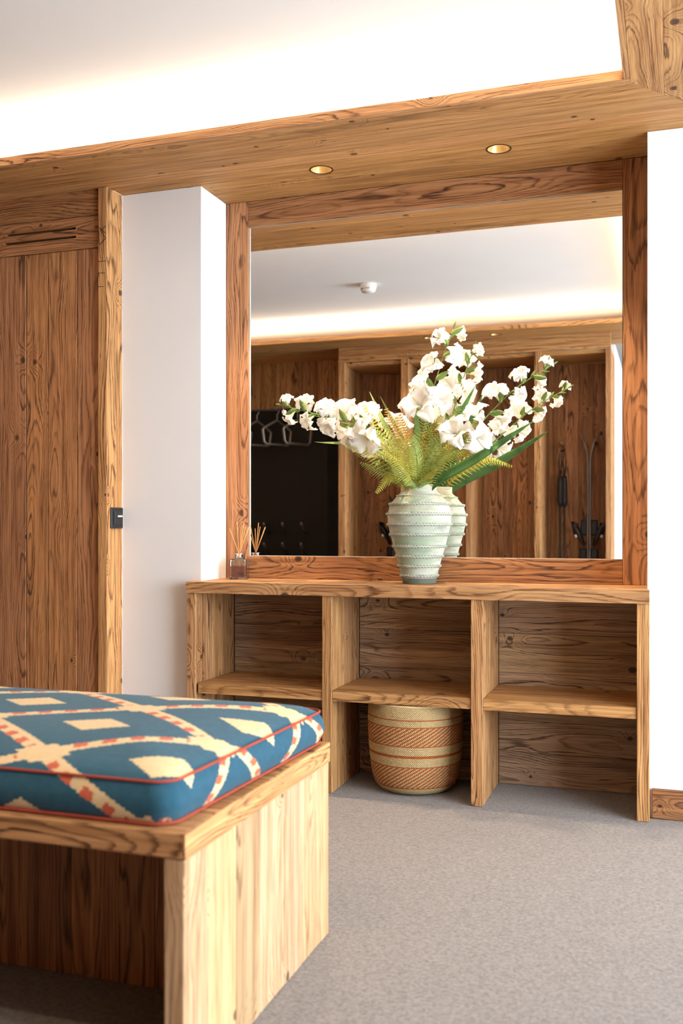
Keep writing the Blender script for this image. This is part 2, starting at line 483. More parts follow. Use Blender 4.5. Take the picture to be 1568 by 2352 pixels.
downlight(-1.322, 3.706, 0.046, 'left recessed downlight in the soffit above the mirror', 98)
downlight(-0.614, 3.713, 0.046, 'right recessed downlight in the soffit above the mirror', 98)
downlight(-1.229, 0.665, 0.04, 'recessed downlight above the third locker bay in the mirror', 20)
downlight(-1.73, 0.69, 0.04, 'recessed downlight above the second locker bay in the mirror', 20)

# --- timber door and its post, left
GROOVE = plain('dark_groove', (46, 26, 12), 0.9, 0.1)
d1 = empty('door_1', (-3.2, 3.63, 0)); tag(d1, 'vertical plank timber door with slotted board above', 'door', kind='structure')
px = [-2.2815, -2.395, -2.542, -2.653, -2.80, -2.95, -3.08, -3.24, -3.38, -3.53, -3.66]
for k in range(len(px)-1):
    plank('plank', d1, (px[k+1]+0.0012, 3.622+0.0012*(k % 3), 0.006), (px[k]-0.0012, 3.65, 2.2275), 'z', '-y', WOOD_RED)
# vent board as one holed mesh: grain stays continuous
def vent_board():
    x0, x1, z0, z1 = -3.66, -2.2825, 2.229, 2.3655
    slots = [(-2.765, -2.399, 2.2785, 2.2890), (-2.756, -2.401, 2.3150, 2.3255)]
    xs = [x0, -2.765, -2.756, -2.401, -2.399, x1]
    zs = [z0, 2.2785, 2.2890, 2.3150, 2.3255, z1]
    y0, y1 = 3.619, 3.65
    c = Vector(((x0+x1)/2, (y0+y1)/2, (z0+z1)/2))
    R = Matrix((AX['x'], AX['-y'].cross(AX['x']), AX['-y'])).transposed(); Ri = R.transposed()
    vs = []; fs = []; idx = {}
    def V(i, j, y):
        k = (i, j, y)
        if k not in idx:
            idx[k] = len(vs); vs.append(Ri @ (Vector((xs[i], y, zs[j]))-c))
        return idx[k]
    def hole(i, j):
        cx = (xs[i]+xs[i+1])/2; cz = (zs[j]+zs[j+1])/2
        return any(a < cx < b and p < cz < q for a, b, p, q in slots)
    for i in range(5):
        for j in range(5):
            if hole(i, j):
                fs.append((V(i, j, y1), V(i+1, j, y1), V(i+1, j+1, y1), V(i, j+1, y1)))
                for (p, q) in (((i, j), (i+1, j)), ((i+1, j), (i+1, j+1)), ((i+1, j+1), (i, j+1)), ((i, j+1), (i, j))):
                    mi = (p[0]+q[0])/2; mj = (p[1]+q[1])/2
                    ni, nj = (i, j-1 if mj == j else j+1) if p[1] == q[1] else ((i-1 if mi == i else i+1), j)
                    if not (0 <= ni < 5 and 0 <= nj < 5 and hole(ni, nj)):
                        fs.append((V(*p, y0), V(*q, y0), V(*q, y1), V(*p, y1)))
            else:
                fs.append((V(i, j, y0), V(i+1, j, y0), V(i+1, j+1, y0), V(i, j+1, y0)))
    for i in range(5):
        fs.append((V(i, 0, y0), V(i+1, 0, y0), V(i+1, 0, y1), V(i, 0, y1))); fs.append((V(i, 5, y0), V(i+1, 5, y0), V(i+1, 5, y1), V(i, 5, y1)))
    M = R.to_4x4(); M.translation = c
    return add('vent_board', mesh('vent_board', vs, fs, WOOD_RED), d1, M)
vb = vent_board(); vb['label'] = 'board with two long ventilation slots'
plank('head_board', d1, (-3.66, 3.616, 2.3675), (-2.2825, 3.65, ZS-0.0008), 'x', '-y', WOOD_RED, 0.0015, 0.0008)
struct('wall_door', (XL, 3.655, 0), (-2.2365, YB-0.001, ZS-0.001), PLASTER, 'wall behind the timber door', 'wall')
plank('trim_5', None, (XL, 3.61, 0), (-3.662, 3.6545, ZS-0.001), 'z', '-y', WOOD)
tag(bpy.data.objects['trim_5'], 'wide timber panel left of the door', 'panel', kind='structure')
jb = plank('trim_4', None, (-2.2805, 3.600, 0), (-2.2355, 3.7215, ZS-0.0008), 'z', 'x', WOOD, 0.003)
tag(jb, 'square timber door post beside the white pillar', 'post', kind='structure')
def scratch(pts):
    v, f = tube_vf([(p[0], 3.5995, p[1]) for p in pts], 0.0011, 5)
    add('carved_mark', mesh('carved_mark', v, f, GROOVE), jb, Matrix.Identity(4))
for seg in ([(-2.275, 2.305), (-2.243, 2.279)], [(-2.243, 2.308), (-2.268, 2.292)], [(-2.262, 2.290), (-2.243, 2.256)], [(-2.243, 2.256), (-2.270, 2.232)],
            [(-2.278, 2.163), (-2.243, 2.161)], [(-2.278, 2.114), (-2.246, 2.112)], [(-2.278, 2.057), (-2.252, 2.056)], [(-2.274, 2.292), (-2.274, 2.235)]):
    scratch(seg)
bb = plank('baseboard_right', None, (-0.062, 3.704, 0.001), (XR-0.001, 3.7215, 0.107), 'x', '-y', WOOD_RED)
tag(bb, 'timber baseboard under the white wall at right', 'baseboard', kind='structure')

# light switch on the post's right face
sw = empty('light_switch', (-2.2355, 3.667, 1.085)); tag(sw, 'black rocker light switch on the timber door post', 'light switch')
box('frame', sw, (-2.2355, 3.621, 1.041), (-2.2275, 3.713, 1.130), BLACK, 0.004)
box('rocker', sw, (-2.2274, 3.641, 1.056), (-2.2235, 3.705, 1.114), plain('rocker_black', (30, 30, 32), 0.35, 0.5), 0.001)
box('label_window', sw, (-2.2234, 3.664, 1.0895), (-2.2228, 3.700, 1.0965), WHITEP, 0)

# ================================================================== MIRROR
mr = empty('wall_mirror', (-0.97, 3.99, 0.8235)); tag(mr, 'large wall mirror in a frame of old timber boards', 'mirror')
ZT = 0.8225
plank('frame_stile', mr, (-1.8600, 3.965, ZT), (-1.756, 4.055, ZS-0.001), 'z', '-y', WOOD_RED, 0.0015)
plank('frame_stile', mr, (-0.174, 3.965, ZT), (-0.0795, 4.055, ZS-0.001), 'z', '-y', WOOD_RED, 0.0015)
plank('frame_rail', mr, (-1.7555, 3.967, 2.362), (-0.1745, 4.055, ZS-0.001), 'x', '-y', WOOD_RED, 0.0015)
plank('frame_rail', mr, (-1.7555, 3.967, ZT), (-0.1745, 4.055, 0.921), 'x', '-y', WOOD_RED, 0.0015)
tm = NT('mirror_glass'); tm.bsdf.inputs['Metallic'].default_value = 1.0
MIRROR = tm.base((0.95, 0.955, 0.95, 1), 0.0, 0.5)
EDGE = plain('polished_glass_edge', (205, 216, 208), 0.3, 0.5)
g = box('mirror_pane', mr, (-1.7535, 3.980, 0.923), (-0.1765, 3.986, 2.360), MIRROR, 0)
box('pane_edge', mr, (-1.7553, 3.978, 0.9212), (-1.7512, 3.9856, 2.3615), EDGE, 0)
box('pane_edge', mr, (-1.7512, 3.9785, 0.9212), (-0.1747, 3.9856, 0.9228), EDGE, 0)
box('pane_edge', mr, (-1.7512, 3.9785, 2.3605), (-0.1747, 3.9856, 2.3618), EDGE, 0)

# ================================================================== SHELF UNIT + WORKTOP
# worktop: T shaped outline, wider in front of the niche
def worktop():
    pts = [(-1.893, 3.646), (-0.0705, 3.646), (-0.0705, 3.720), (-0.0795, 3.720), (-0.0795, 4.05), (-1.8605, 4.05), (-1.8605, 3.720), (-1.893, 3.720)]
    z0, z1 = 0.776, 0.8222
    c = Vector((-0.98, 3.84, 0.8))
    bm = bmesh.new()
    vs = [bm.verts.new(Vector((p[0], p[1], z0))-c) for p in pts]
    f = bm.faces.new(vs)
    r = bmesh.ops.extrude_face_region(bm, geom=[f])
    for v in r['geom']:
        if isinstance(v, bmesh.types.BMVert): v.co.z += z1-z0
    bmesh.ops.recalc_face_normals(bm, faces=bm.faces[:])
    es = [e for e in bm.edges if abs(e.verts[0].co.z-e.verts[1].co.z) < 1e-5 and e.calc_length() > 1.0 and e.verts[0].co.y < -0.18]
    r = bmesh.ops.subdivide_edges(bm, edges=es, cuts=15)
    for v in bm.verts:
        if v.co.y < -0.18 and abs(v.co.x) < 0.9: v.co.z += rng.uniform(-0.0012, 0.0012); v.co.y += rng.uniform(0, 0.001)
    me = bpy.data.meshes.new('worktop'); bm.to_mesh(me); bm.free(); me.materials.append(WOOD)
    return add('worktop', me, None, T(*c))
wt = worktop(); tag(wt, 'thick timber worktop under the mirror, carrying the vase', 'worktop')

cb = empty('shelf_unit', (-0.98, 3.84, 0)); tag(cb, 'open timber shelf unit with three bays under the mirror', 'shelf unit')
YC = 3.655
UP = [(-1.893, -1.855), (-1.301, -1.261), (-0.709, -0.665), (-0.113, -0.0705)]
for i, (a, b) in enumerate(UP):
    ys = [YC, 3.7195, 3.80, 3.90, 4.018]
    for k in range(4):
        aa, bb_ = a, b
        if k > 0 and i == 0: aa, bb_ = -1.8605, -1.846
        if k > 0 and i == 3: aa, bb_ = -0.113, -0.0795
        e = 0.0008*(k % 2)
        plank('upright_board', cb, (aa+e, ys[k]+0.0004, 0.001), (bb_-e, ys[k+1]-0.0004, 0.7755), 'z', 'x', WOOD, 0.0015)
BAY = [(-1.845, -1.3015), (-1.2605, -0.7095), (-0.6645, -0.1135)]
for (a, b) in BAY:
    a2 = a-0.009 if a < -1.8 else a
    plank('shelf', cb, (a+0.001, YC+0.006, 0.363), (b-0.0005, 4.017, 0.404), 'x', '-y', WOOD, 0.0015, 0.0008)
    zz = [0.001, 0.135, 0.26, 0.385, 0.455, 0.615, 0.7755]
    for k in range(6):
        plank('back_board', cb, (a, 4.020+0.0012*(k % 2), zz[k]+0.0006), (b, 4.045, zz[k+1]-0.0006), 'x', '-y', WOOD_GREY, 0.001)

# ================================================================== VASE
def vase_mat(foot=True):
    t = NT('weathered_green_ceramic')
    tc = t.node('ShaderNodeTexCoord').outputs['Object']
    x, y, z = t.sep(tc)
    a, _ = t.noise(t.vmath('MULTIPLY', tc, (9, 9, 26)), 1.0, 5.0, 0.6)
    b, _ = t.noise(t.vmath('MULTIPLY', tc, (5, 5, 8)), 1.0, 3.0)
    s, _ = t.noise(t.vmath('MULTIPLY', tc, (14, 14, 170)), 1.0, 4.0, 0.65)
    c = t.mix(t.smooth(b, 0.36, 0.62), lin((160, 176, 148)), lin((200, 200, 186)))
    c = t.mix(t.math('MULTIPLY', t.smooth(z, 0.22, 0.38), t.smooth(a, 0.40, 0.62)), c, lin((200, 178, 136)))
    c = t.mix(t.math('MULTIPLY', t.smooth(s, 0.50, 0.68), 0.65), c, lin((146, 158, 142)))
    c = t.mix(t.math('MULTIPLY', t.smooth(a, 0.54, 0.70), 0.6), c, lin((136, 140, 136)))
    if foot: c = t.mix(t.smooth(z, 0.020, 0.026, 1.0, 0.0), c, lin((112, 118, 106)))
    if not foot:
        at = t.node('ShaderNodeAttribute'); at.attribute_name = 'notch_tone'
        c = t.mix(t.math('MULTIPLY', at.outputs['Fac'], t.smooth(a, 0.3, 0.6, 0.1, 0.7)), c, lin((92, 98, 90)))  # darker in the notches of the rope rings
    t.bump(t.math('ADD', s, a), 0.35, 0.0015)
    return t.base(c, 0.82, 0.15)
VASEM = vase_mat(); RINGM = vase_mat(False)
VX, VY, VZ = -0.951, 3.832, 0.8224
VS = 0.0002656
def vz(v): return (1640-v)*VS
rings = [(325, 342), (450, 452), (600, 492), (755, 484), (905, 447), (1080, 402), (1230, 357), (1375, 318), (1520, 282)]
prof = [(0.001, 0.0), (246*VS, 0.0), (250*VS, 0.003), (262*VS, vz(1562)), (268*VS, vz(1548))]
body = sorted(rings, key=lambda q: -q[0])
for (a, b) in zip(body, body[1:]):
    prof.append(((a[1]-6)*VS, vz(a[0])))
    for t_ in (0.35, 0.65): prof.append((((a[1]*(1-t_)+b[1]*t_)-12)*VS, vz(a[0]*(1-t_)+b[0]*t_)))
prof += [((342-6)*VS, vz(325)), (300*VS, vz(290)), (266*VS, vz(262)), (257*VS, vz(240)), (258*VS, vz(200)), (262*VS, vz(160)), (258*VS, vz(154)), (248*VS, vz(158)), (244*VS, vz(240)), (290*VS, vz(320)), (400*VS, vz(500)), (300*VS, vz(1200)), (0.002, vz(1500))]
vs_ = empty('vase', (VX, VY, VZ)); tag(vs_, 'weathered pale green ceramic vase with rope rings on the worktop', 'vase')
add('vase_body', lathe('vase_body', prof, 72, VASEM), vs_, T(VX, VY, VZ))
def rope_ring(R, r, n, ph):
    M1 = n*6; vs = []; fs = []; K = 8; pat = []
    for i in range(M1):
        a = 2*PI*i/M1
        for k in range(K):
            q = 2*PI*k/K
            m = 0.5+0.5*math.cos(n*a + 2.2*math.sin(q) + ph)
            pat.append((1-m)**1.5)
            rr = r*(0.80+0.42*m**0.7) + rng.uniform(-1, 1)*r*0.05
            vs.append(((R+rr*math.cos(q))*math.cos(a), (R+rr*math.cos(q))*math.sin(a), rr*math.sin(q)*1.15))
    for i in range(M1):
        j = (i+1) % M1
        for k in range(K):
            k2 = (k+1) % K
            fs.append((i*K+k, j*K+k, j*K+k2, i*K+k2))
    me = mesh('rope_ring', vs, fs, RINGM, True)
    at = me.attributes.new('notch_tone', 'FLOAT', 'POINT'); at.data.foreach_set('value', pat)
    return me
for i, (v, R) in enumerate(rings):
    n = int(2*PI*R*VS/0.0125)
    o = add('rope_ring', rope_ring((R-3)*VS, 0.0046 if i else 0.0032, n, i*1.7), vs_, T(VX, VY, VZ+vz(v)))

# ================================================================== FLOWERS
def leafmat(name, c1, c2, tr=0.25, scale=18.0):
    t = NT(name)
    tc = t.node('ShaderNodeTexCoord').outputs['Object']
    rnd = t.node('ShaderNodeObjectInfo').outputs['Random']
    f, _ = t.noise(t.vmath('ADD', tc, t.comb(t.math('MULTIPLY', rnd, 9.0), 0.0, 0.0)), scale, 3.0)
    c = t.mix(t.smooth(f, 0.3, 0.7), lin(c1), lin(c2))
    t.base(c, 0.5, 0.3)
    tr_n = t.node('ShaderNodeBsdfTranslucent'); t.put(tr_n.inputs['Color'], c)
    mx = t.node('ShaderNodeMixShader'); mx.inputs[0].default_value = tr
    t.l.new(t.bsdf.outputs[0], mx.inputs[1]); t.l.new(tr_n.outputs[0], mx.inputs[2])
    t.l.new(mx.outputs[0], t.n['Material Output'].inputs['Surface'])
    return t.m
PETAL = leafmat('white_petal', (240, 235, 224), (248, 244, 237), 0.35, 30.0)
STEMM = leafmat('stem_green', (104, 124, 62), (128, 146, 80), 0.1)
SEPAL = leafmat('sepal_green', (96, 118, 58), (132, 152, 82), 0.2)
STRAP = [leafmat('strap_leaf_dark', (62, 98, 50), (84, 122, 66), 0.2), leafmat('strap_leaf_pale', (120, 146, 84), (150, 168, 100), 0.25)]
FERN = [leafmat('fern_yellow', (158, 156, 58), (192, 184, 84), 0.35, 40.0), leafmat('fern_green', (128, 146, 64), (164, 172, 92), 0.3, 40.0),
        leafmat('fern_rust', (150, 130, 58), (164, 112, 54), 0.3, 40.0)]

def petal_mesh(seed):
    r_ = random.Random(seed); vs = []; fs = []
    NS, NW = 11, 9
    p1, p2, p3 = r_.uniform(0, 6), r_.uniform(0, 6), r_.uniform(-0.3, 0.6)
    for i in range(NS):
        s = i/(NS-1)
        rad = 0.004 + 0.058*s**1.15
        zz = 0.034*math.sin(s*PI*0.66) - (0.010+p3*0.022)*s**4
        wdt = 0.0245*math.sin(PI*(0.04+0.80*s))**1.05
        for j in range(NW):
            q = j/(NW-1)*2-1
            ruf = 0.009*s**2*abs(q)**1.6*math.sin(11*s+p1+(2.0 if q > 0 else 0)) + 0.0035*s*math.sin(5*q+p2)
            tip = 0.004*(1-abs(q))**0.8*s**6 + 0.0025*s**5*math.sin(9*q+p1)
            vs.append((rad + tip - 0.008*q*q*s*s, q*wdt, zz + ruf + 0.006*q*q*(1-s)))
    for i in range(NS-1):
        for j in range(NW-1):
            a = i*NW+j; fs.append((a, a+1, a+NW+1, a+NW))
    return mesh('petal', vs, fs, PETAL, True)
PETALS = [petal_mesh(s) for s in range(6)]
THROAT = lathe('blossom', [(0.0022, -0.024), (0.0035, -0.012), (0.0055, 0.0), (0.0085, 0.010)], 10, leafmat('throat_cream', (226, 226, 168), (240, 238, 206), 0.3))
def sepal_mesh():
    vs = []; fs = []
    for i in range(7):
        s = i/6; wd = 0.0085*math.sin(PI*(0.12+0.88*s))**0.8 if i < 6 else 0.0004
        for q in (-1, 0, 1): vs.append((s*0.040, q*wd, 0.007*(1-abs(q)) + 0.008*s*s))
    for i in range(6):
        for j in range(2):
            a = i*3+j; fs.append((a, a+1, a+4, a+3))
    return mesh('sepal', vs, fs, SEPAL, True)
SEPALM = sepal_mesh()
BUDM = lathe('bud', [(0.0015, 0), (0.0045, 0.008), (0.0055, 0.018), (0.0035, 0.030), (0.0005, 0.038)], 8, SEPAL)
def rot_to(d, roll=0.0):
    d = Vector(d).normalized(); q = d.to_track_quat('Z', 'Y')
    return q.to_matrix().to_4x4() @ Matrix.Rotation(roll, 4, 'Z')
CAMD = Vector((0.316, -0.949, 0.05))            # towards the open side of the room
def gladiolus(pts, label, t0, n, s0, s1_, seed):
    r_ = random.Random(seed)
    path = spline(pts, 36); base = path[0]
    e = empty('gladiolus_stem', base); tag(e, label, 'flower', 'white gladioli in the vase')
    m = len(path)
    tube('stem', path, [0.0036*(1-0.55*i/(m-1)) for i in range(m)], STEMM, e, 7)
    for k in range(n):
        t = t0 + (0.965-t0)*k/(n-1)
        u = t*(m-1); i = min(int(u), m-2); p = path[i].lerp(path[i+1], u-i); tan = (path[i+1]-path[i]).normalized()
        side = tan.cross(CAMD).normalized() * (1 if k % 2 else -1)
        face = (side*r_.uniform(0.50, 0.85) + CAMD*r_.uniform(0.35, 0.8) + tan*r_.uniform(0.15, 0.45) + Vector((0, 0, -0.12)))
        if k % 4 == 3: face = side*0.8 - CAMD*0.45 + tan*0.4
        face.normalize()
        s = s0*(1-k/(n-1)) + s1_*k/(n-1); s *= r_.uniform(0.92, 1.1)
        c = p + face*0.033*s
        M = T(*c) @ rot_to(face, r_.uniform(0, 6)) @ Matrix.Scale(s, 4)
        b = add('blossom', THROAT, e, M)
        op = 0.75 + 0.35*(1-k/(n-1))
        for j in range(6):
            mj = M @ Matrix.Rotation(j*PI/3 + r_.uniform(-0.12, 0.12), 4, 'Z') @ Matrix.Rotation(r_.uniform(-0.38, 0.22), 4, 'Y') @ Matrix.Rotation(r_.uniform(-0.25, 0.25), 4, 'X') @ Matrix.Diagonal((op*(1.0 if j % 2 else 0.9), op*(1.0 if j % 2 else 1.12), 1.05+0.15*r_.random(), 1))
            add('petal', PETALS[(k+j) % 6], b, mj)
        sd = (side*0.8 + tan*0.9 - CAMD*0.1).normalized()
        qx = sd; qz = (CAMD - qx*CAMD.dot(qx)).normalized(); qy = qz.cross(qx)
        Ms = Matrix((qx, qy, qz)).transposed().to_4x4(); Ms.translation = p + CAMD*0.004
        add('sepal', SEPALM, b, Ms @ Matrix.Scale(1.0+0.4*s, 4))
    for k in range(3):
        p = path[-1-2*k]; tan = (path[-1]-path[-4]).normalized(); side = tan.cross(CAMD)*(0.55 if k % 2 else -0.55) if k else Vector()
        add('bud', BUDM, e, T(*p) @ rot_to(tan+side) @ Matrix.Scale(0.75+0.1*k, 4))
STEM_L = [(-0.964, 3.830, 1.083), (-0.974, 3.820, 1.219), (-1.028, 3.800, 1.335), (-1.122, 3.780, 1.428), (-1.247, 3.770, 1.473), (-1.388, 3.770, 1.513), (-1.525, 3.780, 1.550)]
STEM_M = [(-0.955, 3.830, 1.083), (-0.949, 3.820, 1.218), (-0.924, 3.790, 1.392), (-0.891, 3.770, 1.543), (-0.849, 3.765, 1.680), (-0.799, 3.770, 1.822)]
STEM_R = [(-0.947, 3.830, 1.083), (-0.919, 3.810, 1.217), (-0.818, 3.770, 1.328), (-0.691, 3.730, 1.439), (-0.553, 3.690, 1.560), (-0.414, 3.670, 1.640)]
gladiolus(STEM_L, 'white gladiolus stem leaning far out to the left of the vase', 0.50, 10, 1.28, 0.74, 3)
gladiolus(STEM_M, 'tall upright white gladiolus stem in the middle of the vase', 0.53, 8, 1.20, 0.82, 5)
gladiolus(STEM_R, 'white gladiolus stem rising to the right of the vase', 0.48, 9, 1.12, 0.70, 9)

def ribbon(name, pts, width, mat, parent, fold=0.25, n=18, nrm=CAMD, M=None, twist=0.0):
    path = spline(pts, n); vs = []; fs = []
    for i, p in enumerate(path):
        s = i/n
        tan = (path[min(n, i+1)]-path[max(0, i-1)]).normalized()
        nn = Vector(nrm) + Vector((0, 0, 0.5)); nn = (nn - tan*nn.dot(tan)).normalized()
        sd = tan.cross(nn)
        if twist: q = Matrix.Rotation(twist*s, 3, tan); nn = q @ nn; sd = q @ sd
        wd = width*0.5*min(1.0, 0.45+1.6*s)*(1-max(0, (s-0.55)/0.45)**1.8)
        wd = max(wd, 0.0003)
        for q in (-1, -0.5, 0, 0.5, 1): vs.append(p + sd*q*wd - nn*fold*wd*(1-abs(q)))
    for i in range(n):
        for j in range(4):
            a = i*5+j; fs.append((a, a+1, a+6, a+5))
    o = add(name, mesh(name, vs, fs, mat, True), parent, M)
    md = o.modifiers.new('thickness', 'SOLIDIFY'); md.thickness = 0.0007
    return o
LEAVES = [
 ([(-0.904,3.800,1.206),(-0.699,3.770,1.320),(-0.485,3.760,1.451)], 0.044, 0, 'broad dark strap leaf reaching to the right below the gladiolus'),
 ([(-0.931,3.840,1.208),(-0.838,3.860,1.413),(-0.733,3.880,1.612)], 0.040, 0, 'dark strap leaf standing up right of the middle stem'),
 ([(-0.971,3.820,1.208),(-1.146,3.800,1.364),(-1.385,3.800,1.397)], 0.026, 1, 'thin pale strap leaf arching far to the left'),
 ([(-0.975,3.850,1.209),(-1.096,3.880,1.440),(-1.180,3.900,1.608)], 0.026, 1, 'pale strap leaf standing up left with a blunt tip'),
 ([(-0.958,3.840,1.209),(-0.967,3.860,1.417),(-0.977,3.880,1.600)], 0.026, 0, 'dark upright strap leaf behind the middle blossoms'),
 ([(-0.977,3.810,1.208),(-1.077,3.780,1.283),(-1.174,3.770,1.341)], 0.032, 1, 'broad pale strap leaf low at the left of the vase'),
 ([(-0.941,3.860,1.209),(-0.914,3.880,1.329),(-0.847,3.900,1.434)], 0.038, 0, 'short dark strap leaf at the back of the vase')]
for pts, wd, mi, lb in LEAVES:
    pts = [(VX + (pts[0][0]-VX)*0.6, pts[0][1]*0.5+VY*0.5, 1.10)] + pts
    c = Vector(pts[0]); loc = [Vector(p)-c for p in pts]
    o = ribbon('strap_leaf', loc, wd, STRAP[mi], None, 0.3, 22, M=T(*c)); tag(o, lb, 'leaf', 'strap leaves in the vase')

def frond(pts, L, mi, label):
    pts = [(VX + (pts[0][0]-VX)*0.6, pts[0][1]*0.5+VY*0.5, 1.12)] + pts
    path = spline(pts, 36); c = path[0]
    e = empty('fern_frond', c); tag(e, label, 'fern frond', 'fern fronds in the vase')
    m = len(path)
    tube('rachis', path, [0.0016*(1-0.7*i/(m-1)) for i in range(m)], FERN[mi], e, 5)
    vs = []; fs = []
    i0 = 9
    for i in range(i0, m-1):
        s = (i-i0)/(m-1-i0)
        p = path[i]; tan = (path[i+1]-path[i-1]).normalized()
        nn = CAMD*0.8 + Vector((0, 0, 0.6)); nn = (nn - tan*nn.dot(tan)).normalized(); sd = tan.cross(nn)
        ln = 1.35*L*(math.sin(PI*(0.16+0.80*s))**0.8)*(1.0-0.25*s)*rng.uniform(0.9, 1.08)
        for sg in (-1, 1):
            d = (sd*sg + tan*0.55 - nn*0.22*rng.uniform(0.2, 1.5)).normalized()
            w0 = tan - d*tan.dot(d); w0.normalize()
            K = 7
            o = len(vs); vs.append(p.copy())
            # toothed leaflet outline, two rows
            for k in range(1, K+1):
                f = k/K; q = p + d*ln*f - nn*0.25*ln*f*f
                ww = 0.0058*(1-f*0.85)*(0.6+0.4*L/0.04)
                tooth = 1.0 if k % 2 else 0.40
                vs.append(q + w0*ww*tooth + d*0.002*(k % 2)); vs.append(q + nn*0.0006); vs.append(q - w0*ww*tooth + d*0.002*(k % 2))
            fs.append((o, o+1, o+2)); fs.append((o, o+2, o+3))
            for k in range(K-1):
                a = o+1+3*k
                fs.append((a, a+3, a+4, a+1)); fs.append((a+1, a+4, a+5, a+2))
    lf = add('leaflets', mesh('leaflets', vs, fs, FERN[mi], False), e); lf['kind'] = 'stuff'
FR = [
 ([(-0.975,3.800,1.213),(-1.068,3.750,1.401),(-1.163,3.740,1.540)], 0.036, 0, 'tall yellow green fern frond at upper left, before the pale strap leaf'),
 ([(-0.981,3.790,1.212),(-1.104,3.730,1.332),(-1.229,3.720,1.381)], 0.040, 0, 'fern frond reaching furthest left below the white blossoms'),
 ([(-0.980,3.800,1.213),(-1.077,3.750,1.264),(-1.178,3.760,1.308)], 0.032, 1, 'green fern frond low at left with a fine drooping tip'),
 ([(-0.982,3.780,1.210),(-1.037,3.720,1.249),(-1.095,3.700,1.179)], 0.030, 0, 'yellow fern frond drooping over the left of the vase rim'),
 ([(-0.967,3.820,1.213),(-1.001,3.800,1.360),(-1.040,3.810,1.493)], 0.036, 2, 'rust tinged fern frond left of the middle stem'),
 ([(-0.944,3.800,1.212),(-0.923,3.740,1.388),(-0.892,3.720,1.518)], 0.038, 1, 'upright fern frond in front of the middle blossoms'),
 ([(-0.929,3.810,1.212),(-0.853,3.770,1.397),(-0.772,3.760,1.512)], 0.040, 1, 'fern frond rising right of the middle stem'),
 ([(-0.921,3.820,1.213),(-0.834,3.800,1.356),(-0.734,3.800,1.430)], 0.038, 2, 'rust tipped fern frond leaning right behind the others'),
 ([(-0.919,3.790,1.211),(-0.818,3.730,1.314),(-0.721,3.710,1.353)], 0.034, 0, 'yellow fern frond leaning right above the broad strap leaf'),
 ([(-0.934,3.780,1.211),(-0.902,3.720,1.242),(-0.861,3.690,1.262)], 0.026, 0, 'small fern frond just over the right of the rim'),
 ([(-0.962,3.770,1.211),(-1.022,3.710,1.320),(-1.095,3.700,1.406)], 0.036, 0, 'yellow fern frond at left front, leaning towards the blossoms'),
 ([(-0.940,3.840,1.214),(-0.880,3.850,1.378),(-0.775,3.860,1.501)], 0.036, 1, 'fern frond at the back right, near the mirror'),
 ([(-0.949,3.770,1.211),(-0.964,3.710,1.302),(-0.999,3.690,1.399)], 0.042, 0, 'bright yellow fern frond at the very front'),
 ([(-0.913,3.840,1.213),(-0.737,3.880,1.322),(-0.610,3.900,1.296)], 0.026, 0, 'fern frond whose tip droops at far right under the strap leaf'),
 ([(-0.976,3.840,1.214),(-1.045,3.860,1.401),(-1.102,3.870,1.537)], 0.034, 2, 'fern frond at the back left, near the mirror'),
 ([(-0.934,3.760,1.210),(-0.880,3.700,1.316),(-0.818,3.690,1.422)], 0.040, 1, 'large green fern frond at the right front'),
 ([(-0.947,3.760,1.211),(-0.984,3.700,1.259),(-1.025,3.690,1.302)], 0.034, 1, 'short green fern frond at the front left of the rim')]
FR += [
 ([(-0.955,3.765,1.211),(-0.975,3.700,1.275),(-1.060,3.670,1.345)], 0.036, 0, 'yellow fern frond bending left just before the broad pale leaf'),
 ([(-0.940,3.765,1.211),(-0.925,3.690,1.300),(-0.935,3.660,1.400)], 0.038, 1, 'green fern frond rising straight up at the very front'),
 ([(-0.930,3.770,1.211),(-0.870,3.705,1.290),(-0.775,3.680,1.345)], 0.036, 1, 'green fern frond bending right before the yellow one'),
 ([(-0.965,3.790,1.211),(-1.030,3.745,1.330),(-1.120,3.725,1.455)], 0.036, 1, 'green fern frond at left between the two tall yellow ones'),
 ([(-0.945,3.790,1.211),(-0.900,3.740,1.390),(-0.835,3.725,1.480)], 0.036, 0, 'yellow fern frond right of the middle blossoms'),
 ([(-0.925,3.800,1.211),(-0.850,3.760,1.330),(-0.750,3.745,1.400)], 0.036, 0, 'yellow fern frond at right, below the white blossoms')]
for q in FR: frond(*q)

# ================================================================== REED DIFFUSER
def thin_glass(name, tint, body, k):
    """clear or tinted liquid/glass that lets light straight through, with a mirror-like sheen"""
    t = NT(name); t.base(body, 0.25, 0.5)
    tr = t.node('ShaderNodeBsdfTransparent'); t.put(tr.inputs[0], tint)
    gl = t.node('ShaderNodeBsdfGlossy'); gl.inputs['Roughness'].default_value = 0.03
    m1 = t.node('ShaderNodeMixShader'); m1.inputs[0].default_value = k
    t.l.new(tr.outputs[0], m1.inputs[1]); t.l.new(t.bsdf.outputs[0], m1.inputs[2])
    fr = t.node('ShaderNodeFresnel'); fr.inputs[0].default_value = 1.5
    m2 = t.node('ShaderNodeMixShader'); t.l.new(fr.outputs[0], m2.inputs[0])
    t.l.new(m1.outputs[0], m2.inputs[1]); t.l.new(gl.outputs[0], m2.inputs[2])
    t.l.new(m2.outputs[0], t.n['Material Output'].inputs['Surface'])
    return t.m
GLASS = thin_glass('clear_glass', (0.96, 0.97, 0.96, 1), (0.8, 0.8, 0.8, 1), 0.04)
LIQ = thin_glass('amber_oil', lin((236, 160, 74)), lin((206, 120, 40)), 0.35)
REED = plain('reed', (206, 152, 92), 0.7)
DX, DY = -1.764, 3.890
rd = empty('reed_diffuser', (DX, DY, ZT)); tag(rd, 'square glass reed diffuser with amber oil beside the white pillar', 'diffuser')
